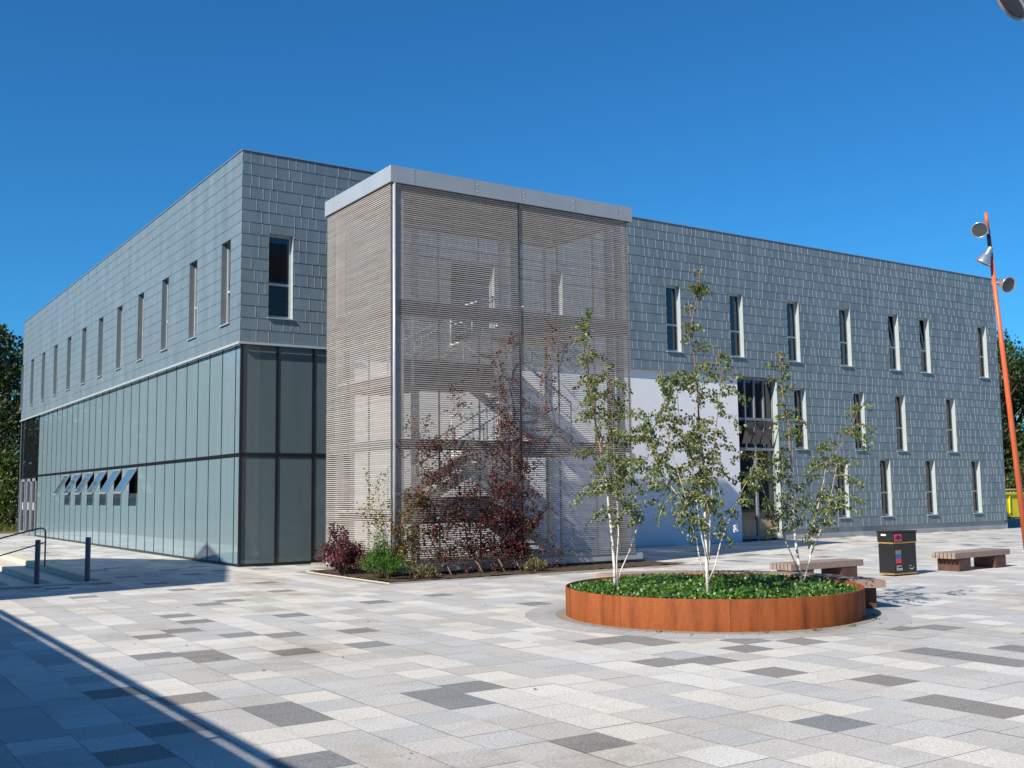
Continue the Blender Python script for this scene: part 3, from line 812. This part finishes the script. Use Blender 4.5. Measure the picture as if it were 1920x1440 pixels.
for k in range(17000):
    a = rr.uniform(0, 2*pi); q = sqrt(rr.random())*(PR-.05)
    zz = .365+.05*cos(q/PR*1.4)+.02*sin(a*5+q*4)+rr.uniform(-.03, .04)
    if q > PR-.25: zz -= .05*(q-(PR-.25))/.25
    p = V((PC.x+cos(a)*q, PC.y+sin(a)*q, zz)); d = (rv(rr)*.9+V((0, 0, .25))).normalized()
    w = rr.uniform(.45, 1.3); c = rr.choice(((1, 1, 1), (1, 1, 1), (.7, .8, .9), (1.8, 1.5, 1), (2.2, 1.6, 1)))
    lf.leaf(p, d, d.cross((rv(rr)*.6+V((0, 0, 1))).normalized()).normalized(), rr.uniform(.032, .062), .95, .15, (c[0]*w, c[1]*w, c[2]*w))
tag(lf.build('ivy', M['livy'], None, (PC.x, PC.y, .4)), 'dark green ivy filling the round rusty planter', 'ground cover', kind='stuff')

TR_ = {
'A': ((0.72, -14.43, .40), (.776, -.63), [[(-.02,0),(-.02,.31),(-.05,.78),(-.09,1.18),(-.13,1.66),(-.22,2.14),(-.29,2.62),(-.34,3.03),(-.38,3.52),(-.38,3.95),(-.37,4.12)],[(.02,0),(.03,.39),(.03,.78),(.04,1.26),(.01,1.73),(.01,2.13),(-.01,2.62),(-.05,3.02),(-.08,3.3)],[(.03,.12),(.08,.27),(.21,.55),(.29,.78),(.42,1.17),(.51,1.57),(.48,2.05),(.39,2.45)]]),
'B': ((1.04, -16.03, .42), (.721, -.693), [[(-.01,0),(-.02,.38),(-.01,.81),(-.01,1.18),(0,1.55),(-.02,1.92),(-.05,2.37),(-.07,2.89),(-.11,3.35),(-.11,3.8),(-.01,4.22),(.01,4.5)],[(-.02,.16),(-.1,.45),(-.14,.74),(-.19,.92),(-.24,1.18),(-.31,1.48),(-.41,1.85),(-.51,2.3),(-.53,2.75),(-.56,3.13)],[(.02,.16),(.11,.38),(.18,.67),(.27,.92),(.37,1.1),(.49,1.4),(.61,1.61),(.66,1.76)],[(0,.38),(-.06,.74),(-.1,1.03),(-.13,1.4),(-.15,1.7),(-.24,2.07),(-.32,2.45),(-.35,3.05)],[(.03,.45),(.06,.96),(.1,1.55),(.13,1.99),(.2,2.44),(.25,2.88),(.23,3.33)],[(-.18,.92),(-.38,1.33),(-.63,1.71),(-.81,2.16),(-.95,2.54)]]),
'C': ((3.0, -15.98, .42), (.66, -.751), [[(0,0),(-.04,.36),(-.09,.75),(-.09,1.15),(-.1,1.62),(-.11,2.1),(-.12,2.42),(-.18,2.83),(-.21,3.24),(-.2,3.45)],[(.02,.05),(.11,.36),(.18,.75),(.27,1.14),(.37,1.54),(.41,1.77),(.61,2.01),(.81,2.32),(.92,2.63)],[(-.02,.12),(-.17,.52),(-.39,.99),(-.56,1.55),(-.67,1.95)],[(.13,.44),(.34,.91),(.47,1.38),(.56,1.77)]])}
def birch(key, label, seed, dens, z0):
    base, r, stems = TR_[key]; rr = random.Random(seed)
    B = V(base); U = V((r[0], r[1], 0)); D = V((-r[1], r[0], 0))
    o = empty('birch_tree', B, label, 'tree', 'birches in the round planter')
    tk = MB(); lf = MB()
    top = max(s[-1][1] for s in stems)
    for si, s in enumerate(stems):
        dep = 0 if si == 0 else rr.choice((-1, 1))*rr.uniform(.25, .55)
        z_0 = s[0][1]; ln = s[-1][1]-z_0
        P = []
        for (u, z) in s:
            t = (z-z_0)/ln
            w = dep*t*(1-.3*t)*ln*.38+rr.gauss(0, .012)
            P.append(B+U*(u+rr.gauss(0, .006))+D*w+V((0, 0, z-(.06 if z == 0 else 0))))
        r0_ = (.026 if si == 0 else .0125)*(.75+.25*ln/4)
        tk.tube(P, [max(.0035, r0_*(1-.93*i/(len(P)-1))) for i in range(len(P))], 8)
        # side branches
        for i in range(len(P)-1):
            for _ in range(int(dens*(P[i+1]-P[i]).length*(9+9*min(1, (P[i].z-B.z)/top))+.5)):
                q = P[i].lerp(P[i+1], rr.random()); hz_ = q.z-B.z
                if hz_ < z0: continue
                t = hz_/top
                L_ = (.60*(1-t)**.62+.13)*(.55 if t < .28 else 1)*rr.uniform(.5, 1.15)
                a = rr.uniform(0, 2*pi)
                d = V((cos(a), sin(a), rr.uniform(.25, 1.0))).normalized()
                if t > .8: d = V((cos(a)*.5, sin(a)*.5, 1)).normalized()
                pts = [q]; p = q
                for k in range(5):
                    d = (d+V((0, 0, -.20-.08*k))+rv(rr)*.22).normalized(); p = p+d*L_/5; pts.append(p)
                tk.tube(pts, [.0055, .0048, .004, .003, .0025, .002], 4, False)
                nl = max(10, int(L_*112))
                for _k in range(nl):
                    tt = rr.uniform(.12, 1.0)*5; ii = min(4, int(tt)); c = pts[ii].lerp(pts[ii+1], tt-ii)
                    c = c+rv(rr)*rr.uniform(.01, .085)
                    dl = (rv(rr)*.75+V((0, 0, -.75))).normalized(); sl_ = dl.cross(rv(rr)).normalized()
                    w = rr.uniform(.55, 1.3); m_ = rr.random()
                    cc = (2.3, 1.75, .9) if m_ < .07 else ((1.3, 1.15, 1) if m_ < .4 else (.85, .95, 1.0))
                    lf.leaf(c, dl, sl_, rr.uniform(.034, .064), .78, .22, (cc[0]*w, cc[1]*w, cc[2]*w))
    tk.build('trunk', M['bark'], o); lf.build('crown', M['lbirch'], o)
    return o
birch('A', 'slender white stemmed birch nearest the stair tower in the round planter', 101, 1.0, .95)
tB = birch('B', 'tallest and fullest birch, front and centre of the round planter', 102, .80, .75)
birch('C', 'sparser birch with wide spread limbs near the benches', 103, .85, .75)
m = MB(); m.obox(V((1.04+.29, -16.03-.27, 1.30)), V((.028, -.02, .01)), V((-.012, -.005, .05)), V((.002, .002, 0))); m.build('paper_tag', M['white'], tB)

# ------------------------------------------------------------------ benches
cb = empty('curved_bench', (PC.x+1.6, PC.y+1.5, 0), 'low curved slatted timber bench hugging the back of the round planter', 'bench')
m = MB(); nb = 52; rr = random.Random(8)
for k in range(nb):
    a = radians(-29+(122*k/nb)); da = radians(122/nb)*.42
    ra, rb = PR+.06, PR+.50
    c = V((PC.x+cos(a)*(ra+rb)/2, PC.y+sin(a)*(ra+rb)/2, .385+rr.uniform(-.002, .002)))
    rad = V((cos(a), sin(a), 0)); tan = V((-sin(a), cos(a), 0))
    m.obox(c, rad*(rb-ra)/2, tan*(PR+.28)*da, V((0, 0, .055)))
m.build('seat', M['wood'], cb)
for a in (-24, 5, 35, 65):
    m = MB(); a = radians(a); rad = V((cos(a), sin(a), 0)); tan = V((-sin(a), cos(a), 0))
    m.obox(V((PC.x+cos(a)*(PR+.28), PC.y+sin(a)*(PR+.28), .165)), rad*.17, tan*.04, V((0, 0, .165))); m.build('leg', M['leg'], cb)
def bench(c, ln, rot, label):
    o = empty('park_bench', (0, 0, 0), label, 'bench', 'slatted timber benches on the plaza')
    w = .56; n = 6
    sl = MB()
    for k in range(n):
        y = -w/2+w*(k+.5)/n; sl.box(-ln/2, ln/2, y-w/n*.40, y+w/n*.40, .28, .405)
    s_ = sl.build('seat', M['wood'], o, bevel=.004)
    for sx in (-1, 1):
        m = MB(); x = sx*(ln/2-.42)
        m.box(x-.24, x+.24, -w/2+.03, w/2-.03, 0, .10); m.box(x-.24, x-.225, -w/2+.03, w/2-.03, .101, .278); m.box(x+.225, x+.24, -w/2+.03, w/2-.03, .101, .278)
        for k in range(n): 
            y = -w/2+w*(k+.5)/n; m.box(x-.22, x+.22, y-.015, y+.015, .101, .277)
        m.box(x-.23, x+.23, -w/2+.02, -w/2+.0299, .02, .277)
        m.build('leg', M['leg'], o)
    o.location = c; o.rotation_euler = (0, 0, rot)
    return o
bench((12.55, -12.50, 0), 2.35, radians(4), 'slatted timber bench right of the black litter bin')
bench((7.38, -12.52, 0), 2.12, radians(0), 'slatted timber bench between the round planter and the black bin')

# ------------------------------------------------------------------ litter bin
lb = empty('litter_bin', (9.9, -12.52, 0), 'black rectangular litter bin with gold bands and a pink slot', 'bin')
bx0, bx1, by0, by1 = 9.52, 10.28, -12.70, -12.33
m = MB(); m.box(bx0, bx1, by0, by1, .035, .665); m.build('body', M['binb'], lb, bevel=.012)
m = MB(); m.box(bx0-.012, bx1+.012, by0-.012, by1+.012, .70, .90); m.box(bx0-.03, bx1+.03, by0-.03, by1+.03, .9001, .93); m.build('hood', M['binb'], lb, bevel=.01)
m = MB(); m.box(bx0-.008, bx1+.008, by0-.008, by1+.008, .668, .697); m.build('band', M['gold'], lb)
m = MB(); m.box(bx0-.006, bx1+.006, by0-.006, by1+.006, .03, .06); m.build('band', M['gold'], lb)
yf = by0-.012
m = MB(); m.box(bx0+.035, bx0+.265, yf-.006, yf+.001, .715, .865); pk = m.build('slot_plate', M['pink'], lb)
m = MB(); m.box(bx0+.055, bx0+.245, yf-.009, yf-.0061, .772, .808); m.lathe((bx0+.15, yf-.0062, .79), (0, -1, 0), [(.0, .003), (.05, .003), (.05, 0)], 16); m.build('slot', M['black'], pk)
m = MB(); m.box(bx0+.32, bx1-.04, yf-.002, yf+.001, .72, .875); m.build('opening', M['black'], lb)
m = MB(); m.box(bx0-.014, bx0-.011, by0+.16, by0+.28, .83, .865); m.build('label_sticker', M['white'], lb)
m = MB(); m.box(bx0+.07, bx0+.25, by0-.003, by0+.001, .445, .535); m.build('sticker', M['sgrey'], lb)
m = MB(); m.box(bx0+.07, bx0+.25, by0-.003, by0+.001, .362, .443); m.build('sticker', M['sblue'], lb)
m = MB(); m.box(bx0+.07, bx0+.25, by0-.003, by0+.001, .262, .360); m.build('sticker', M['sred'], lb)
def lettering(txt, x, z, size, y, parent, name='lettering', mat='white'):
    cu_ = bpy.data.curves.new(name, 'FONT'); cu_.body = txt; cu_.size = size; cu_.extrude = .0006
    t = bpy.data.objects.new(name, cu_); COL.objects.link(t)
    dg = bpy.context.evaluated_depsgraph_get(); dg.update()
    me = bpy.data.meshes.new_from_object(t.evaluated_get(dg))
    COL.objects.unlink(t); bpy.data.objects.remove(t)
    o = bpy.data.objects.new(name, me); COL.objects.link(o); me.materials.clear(); me.materials.append(M[mat])
    o.parent = parent; o.location = V((x, y, z))-wloc(parent); o.rotation_euler = (pi/2, 0, 0)
    return o
lettering('Kent', bx0+.085, .115, .098, by0-.002, lb)
lettering('University of', bx0+.085, .197, .032, by0-.002, lb)
m = MB()
for k in range(14):
    a0, a1 = radians(200+11*k), radians(200+11*(k+1)); w0, w1 = .012*sin(pi*k/14), .012*sin(pi*(k+1)/14)
    cx, cz = bx0+.58, .19
    pt = lambda a, r_: (cx+cos(a)*(.085+r_), by0-.0015, cz+sin(a)*(.055+r_))
    m.quad(pt(a0, -w0*.4), pt(a1, -w1*.4), pt(a1, w1), pt(a0, w0))
m.quad((bx0+.50, by0-.0015, .195), (bx0+.585, by0-.0015, .198), (bx0+.585, by0-.0015, .206), (bx0+.50, by0-.0015, .203))
m.build('emblem', M['steelw'], lb)

# ------------------------------------------------------------------ lamp posts
def lamp(mb_parent, base, axis, r=.21, arm=None):
    ax = V(axis).normalized(); b = V(base)
    m = MB(); k = r/.21
    m.lathe(b, ax, [(.001, -.30*k), (.06*k, -.30*k), (.075*k, -.27*k), (.08*k, -.10*k), (.12*k, -.04*k), (.19*k, .10*k), (.21*k, .15*k), (.215*k, .175*k), (.20*k, .18*k), (.17*k, .12*k)], 28)
    h = m.build('lamp', M['chrome'], mb_parent)
    m = MB(); m.lathe(b, ax, [(.001, .155*k), (.195*k, .158*k)], 28); m.build('lens', M['lens'], h)
    if arm is not None:
        m = MB(); m.tube([arm, V(arm).lerp(b-ax*.16*k, .6)+V((0, 0, .02)), b-ax*.16*k], .03*k, 8); m.build('bracket', M['galv'], h)
    return h
def cam_vec(a, b, c): return (cr*a+cu*b+cf*c)
lp = empty('lamp_post', (19.44, -9.7, 0), 'leaning orange lamp post with three floodlights at the right edge of the building', 'lamp post')
pb, pt_ = V((19.44, -9.7, 0)), V((18.02, -9.93, 9.50))
m = MB(); m.tube([pb, pb.lerp(pt_, .5), pb.lerp(pt_, .90)], [.085, .07, .054], 14); m.build('pole', M['orange'], lp)
m = MB(); m.tube([pb.lerp(pt_, .9003), pb.lerp(pt_, .955)], [.055, .052], 14); m.build('sleeve', M['navy'], lp)
m = MB(); m.tube([pb.lerp(pt_, .9553), pt_], [.052, .048], 14); m.build('pole', M['orange'], lp)
a1 = pb.lerp(pt_, .958); lamp(lp, a1-cr*.27+cu*(-.06)-cf*.10, cam_vec(-.35, -.35, -.85), .22, a1)
a2 = pb.lerp(pt_, .868); lamp(lp, a2-cr*.20+cu*(.0)-cf*.10, cam_vec(-.38, -.80, .15), .22, a2)
a3 = pb.lerp(pt_, .79); lamp(lp, a3+cr*.20+cu*(.0)-cf*.14, cam_vec(.30, -.30, -.88), .23, a3)
m = MB(); m.lathe(pb, (0, 0, 1), [(.16, 0), (.16, .02), (.09, .03), (.09, .06)], 16); m.build('base_plate', M['galv'], lp)
nax = cam_vec(-.78, -.62, .12).normalized()
nl = CAM+cf*10.2+cr*((1895-960)/FPX*10.2)+cu*((720-5)/FPX*10.2)-nax*.16
qb = V((nl.x+1.35, nl.y-.75, 0))
ln_ = empty('lamp_post', qb, 'nearer lamp post whose floodlight enters at the top right corner', 'lamp post')
qt = V((nl.x+.42, nl.y-.30, 8.2))
m = MB(); m.tube([qb, qb.lerp(qt, .5), qt], [.085, .07, .05], 14); m.build('pole', M['orange'], ln_)
lamp(ln_, nl, nax, .205, qb.lerp(qt, nl.z/8.2))
m = MB(); m.lathe(qb, (0, 0, 1), [(.16, 0), (.16, .02), (.09, .03), (.09, .06)], 16); m.build('base_plate', M['galv'], ln_)

# ------------------------------------------------------------------ bollards and handrail by the steps
for (x, y, h, lbl) in ((-4.93, -1.95+1.0, .90, 'grey steel bollard at the step end, left of its pair'), (-4.09, -2.03, .96, 'grey steel bollard nearer the glass wall, right of its pair')):
    m = MB(); m.lathe((x, y, -.3), (0, 0, 1), [(.057, 0), (.057, .30+h-.012), (.052, .30+h-.002), (.001, .30+h)], 20)
    tag(m.build('bollard', M['bollard'], None, (x, y, 0)), lbl, 'bollard', 'bollards by the steps')
hr = empty('handrail', (-3.86, 4.16, 0), 'dark tubular handrail with two rails descending the pale steps', 'handrail')
m = MB()
arc = [(-3.86, 4.16, .0), (-3.86, 4.16, .90), (-3.88, 4.16, .97), (-3.93, 4.16, 1.015), (-4.0, 4.16, 1.02), (-4.1, 4.16, 1.0), (-5.0, 4.16, .775), (-6.4, 4.16, .42)]
m.tube(arc, .021, 10); m.build('top_rail', M['bollard'], hr)
m = MB(); m.tube([(-3.86, 4.16, .64), (-4.96, 4.16, .33), (-6.4, 4.16, -.06)], .018, 10); m.build('lower_rail', M['bollard'], hr)
m = MB(); m.tube([(-6.38, 4.16, -.6), (-6.38, 4.16, .42)], .021, 10); m.build('post', M['bollard'], hr)

# ------------------------------------------------------------------ yellow skip beyond the building's right end
sk_ = empty('skip', (48.6, 9.3, 0), 'yellow builder\'s skip with scrap timber on top beyond the right corner', 'skip')
m = MB()
def prism(mb, pts, y0, y1):
    n = len(pts)
    mb.poly([(x, y0, z) for x, z in pts]); mb.poly([(x, y1, z) for x, z in pts])
    for i in range(n):
        a, b_ = pts[i], pts[(i+1) % n]; mb.quad((a[0], y0, a[1]), (b_[0], y0, b_[1]), (b_[0], y1, b_[1]), (a[0], y1, a[1]))
prism(m, [(46.8, .06), (51.0, .06), (52.0, 1.45), (45.8, 1.45)], 8.4, 10.2); m.build('body', M['yellow'], sk_)
m = MB(); m.box(45.7, 52.1, 8.32, 8.399, 1.35, 1.47); m.box(45.7, 52.1, 10.201, 10.28, 1.35, 1.47)
for x in (47.0, 48.3, 49.6, 50.9): m.box(x-.05, x+.05, 8.34, 8.398, .3, 1.349)
m.build('rim', M['yellow'], sk_)
m = MB(); rr = random.Random(5)
for k in range(7): m.bar((46.2+k*.5, 8.6+.2*k, 1.49+.03*k), (49.0+k*.4, 8.8+.15*k, 1.57+rr.uniform(-.02, .10)), .16, .04)
tag(m.build('scrap_timber', M['plank'], None, (48, 8.4, 1.4)), 'pale scrap planks lying across the yellow skip', 'timber')

# ------------------------------------------------------------------ trees beyond
def big_tree(x, y, h, rad, label, seed, n, cols, group, leaf=.30, z0=.12):
    rr = random.Random(seed); o = empty('broadleaf_tree', (x, y, 0), label, 'tree', group)
    tk = MB(); lf = MB(); B = V((x, y, 0))
    tk.tube([B-V((0, 0, .1)), B+V((.1, .1, h*.2)), B+V((-.1, .1, h*.45)), B+V((.2, -.1, h*.8))], [h*.028, h*.022, h*.016, .03], 10)
    ncl = 46
    for k in range(ncl):
        while True:
            v = V((rr.uniform(-1, 1), rr.uniform(-1, 1), rr.uniform(-1, 1)))
            if v.length < 1 and v.length > .35: break
        zc = h*(z0+(1-z0)*.5); hz_ = h*(1-z0)*.5
        s = 1-.25*abs(v.z)
        c = B+V((v.x*rad*s, v.y*rad*s, zc+v.z*hz_))
        a = B+V((0, 0, max(h*.12, c.z-h*.22)))
        tk.tube([a, a.lerp(c, .55)+V((0, 0, .2)), c], [h*.008, h*.005, .02], 5, False)
        cr_ = rad*rr.uniform(.22, .40); base = rr.choice(cols)
        q0 = rr.uniform(.75, 1.25)
        for _ in range(n//ncl):
            w = rv(rr); p = c+V((w.x*cr_, w.y*cr_, w.z*cr_*.75))*(rr.random()**.4)
            if p.z < .2: continue
            d = (rv(rr)+w*.5+V((0, 0, -.2))).normalized(); q = q0*rr.uniform(.6, 1.35)
            lf.leaf(p, d, d.cross(rv(rr)).normalized(), leaf*rr.uniform(.6, 1.3), .7, .2, (base[0]*q, base[1]*q, base[2]*q))
    tk.build('trunk', M['brown'], o); lf.build('crown', M['ltree'], o)
G1 = [(1, 1, 1), (.8, .9, 1), (1.2, 1.1, .9)]
G2 = [(1.5, 1.45, .9), (1.2, 1.25, .9), (1, 1, 1)]
gl_, gr_ = 'trees beyond the left end of the building', 'trees beyond the right end of the building'
big_tree(-1.0, 46, 13.4, 5.0, 'tall dark tree against the left end of the glass wall', 61, 11000, G1, gl_)
big_tree(3.2, 60, 15.0, 5.0, 'darker tree farther behind the left end of the building', 62, 7000, G1, gl_)
big_tree(1.0, 41.5, 4.6, 2.6, 'low light green bushy tree at the left building end', 63, 5000, G2, gl_, .2, .02)
big_tree(-10.5, 47, 11.5, 6, 'broad tree mirrored in the pale glass wall', 64, 12000, G1, 'trees facing the glass wall')
big_tree(-20.0, 44, 12, 6.5, 'second broad tree facing the pale glass wall from farther left', 65, 12000, G1, 'trees facing the glass wall')
big_tree(-15, 58, 13, 8, 'tall tree farthest back facing the pale glass wall', 66, 12000, G1, 'trees facing the glass wall', .5)
big_tree(-30, 50, 13, 8, 'outermost tall tree facing the pale glass wall', 67, 9000, G1, 'trees facing the glass wall', .5)
big_tree(68.5, 21, 13.2, 4.6, 'dark leafy tree behind the orange lamp post', 71, 11000, G1, gr_)
big_tree(74.5, 23.5, 14.4, 4.6, 'taller leafy tree at the right edge behind the lamp post', 72, 9000, G1, gr_)
big_tree(84, 32, 16, 6.5, 'distant tree filling the gap behind the other right hand trees', 73, 7000, G1, gr_)
big_tree(66, 15.5, 5.0, 3.2, 'low bushy tree behind the yellow skip', 74, 5000, G2, gr_, .24, .02)
hd = MB(); rr = random.Random(77)  # leaf screen added to keep sky gaps out of the glass reflection
for k in range(14000):
    x = rr.uniform(-42, -3); p = V((x, 50+rr.gauss(0, .7), rr.uniform(.1, 7.5)*rr.uniform(.8, 1))); d = rv(rr); q = rr.uniform(.6, 1.3)
    hd.leaf(p, d, d.cross(rv(rr)).normalized(), rr.uniform(.4, .7), .8, .2, (q, q, q))
tag(hd.build('added_hedge', M['ltree'], None, (-20, 50, 0)), 'tall dark leaf screen added to fill sky gaps mirrored in the pale glass wall', 'added_hedge')
# rough grass under the left trees
lf = MB(); rr = random.Random(9)
for k in range(6000):
    p = V((rr.uniform(-12, 6), rr.uniform(36.5, 44), 0)); d = V((rr.gauss(0, .35), rr.gauss(0, .35), 1)).normalized(); q = rr.uniform(.6, 1.4)
    lf.leaf(p, d, d.cross(rv(rr)).normalized(), rr.uniform(.15, .5), .12, .1, (q*1.3, q, q))
tag(lf.build('rough_grass', M['lgrass'], None, (-2, 38, 0)), 'rough grass under the trees left of the building', 'grass', kind='stuff')
# weeds and litter leaves around the planter
lf = MB()
for a in (-118, -100, -82, -60, -47, -150):
    a = radians(a); c = V((PC.x+cos(a)*(PR+.16), PC.y+sin(a)*(PR+.16), .003))
    for _ in range(16):
        d = (rv(rr)+V((0, 0, 1))).normalized(); lf.leaf(c+V((rr.gauss(0, .04), rr.gauss(0, .02), 0)), d, d.cross(rv(rr)).normalized(), rr.uniform(.02, .055), .3, .1, (1, 1, 1))
tag(lf.build('weeds', M['lgrass'], None, (PC.x, PC.y, 0)), 'tiny weeds along the gravel edge of the round planter', 'weeds', kind='stuff')
lf = MB()
for _ in range(45):
    p = V((rr.uniform(-6, 8), rr.uniform(-22, -8), .004)); a = rr.uniform(0, 6.3); d = V((cos(a), sin(a), rr.uniform(0, .3))).normalized()
    if (p-PC).length < PR+.1: continue
    lf.leaf(p, d, V((-sin(a), cos(a), 0)), rr.uniform(.025, .06), .6, .3, (rr.uniform(.3, 1.2), .45, .35))
tag(lf.build('fallen_leaves', M['lbirch'], None, (0, -15, 0)), 'small dry leaves scattered on the pale paving', 'leaves', kind='stuff')

# ------------------------------------------------------------------ neighbouring buildings left of the view (their shadows fall across the plaza), plus added sky blockers
nb = empty('terrace_building', (-14, -25, 0), 'low terrace with rail, left of view, shading the near left paving', 'building')
m = MB(); m.box(-18, -11.45, -45, -8.5, 0, 3.4); m.build('wall', M['nwall'], nb)
m = MB(); m.box(-40, -15.5, -60, -8.6, 3.401, 6.6); m.box(-40, -22, -60, -8.7, 6.601, 11.7); m.build('sky_blocker', M['nwall'], nb)  # upper storeys added to block sky light over the shaded paving
m = MB(); m.box(-11.45+.001, -11.35, -45, -8.5, 3.2, 3.595); m.build('parapet', M['nwall'], nb)
m = MB(); m.box(-11.43, -11.37, -45, -8.5, 3.68, 3.752)
for k in range(20): m.box(-11.42, -11.38, -44+k*1.85, -43.95+k*1.85, 3.596, 3.679)
m.build('rail', M['bollard'], nb)
rb = empty('rear_sky_blocker', (20, -48, 0), 'unseen plain block added behind the viewpoint to cut sky light, mirrored in the lower windows', 'building')
m = MB(); m.box(-14, 90, -75, -48, 0, 12.5); m.build('wall', M['rwall'], rb)  # unseen block, added to cut the sky light from behind the viewpoint
m = MB()
for k in range(34):
    for z in (1.2, 4.8, 8.6): m.box(-12+3*k, -10.4+3*k, -48.0, -47.95, z, z+2.1)
m.build('window', M['pane'], rb)
hh = 9.0; ox = hh/math.tan(EL)*cos(AZ); oy = hh/math.tan(EL)*sin(AZ)
poly = [(x-ox, y-oy) for x, y in ((-7.2, -3.05), (-1.73, -4.35), (.75, 2.9), (-1.7, 6.9), (-6.5, 8.0))]
nb2 = empty('neighbour_building', (poly[0][0], poly[0][1], 0), 'taller neighbouring block, left of view, shading the head of the steps', 'building')
m = MB()
for i in range(5):
    a, b_ = poly[i], poly[(i+1) % 5]; m.quad((a[0], a[1], -1), (b_[0], b_[1], -1), (b_[0], b_[1], hh), (a[0], a[1], hh))
m.build('wall', M['nwall'], nb2)
m = MB(); m.poly([(x, y, hh) for x, y in poly]); m.build('roof', M['roofing'], nb2)
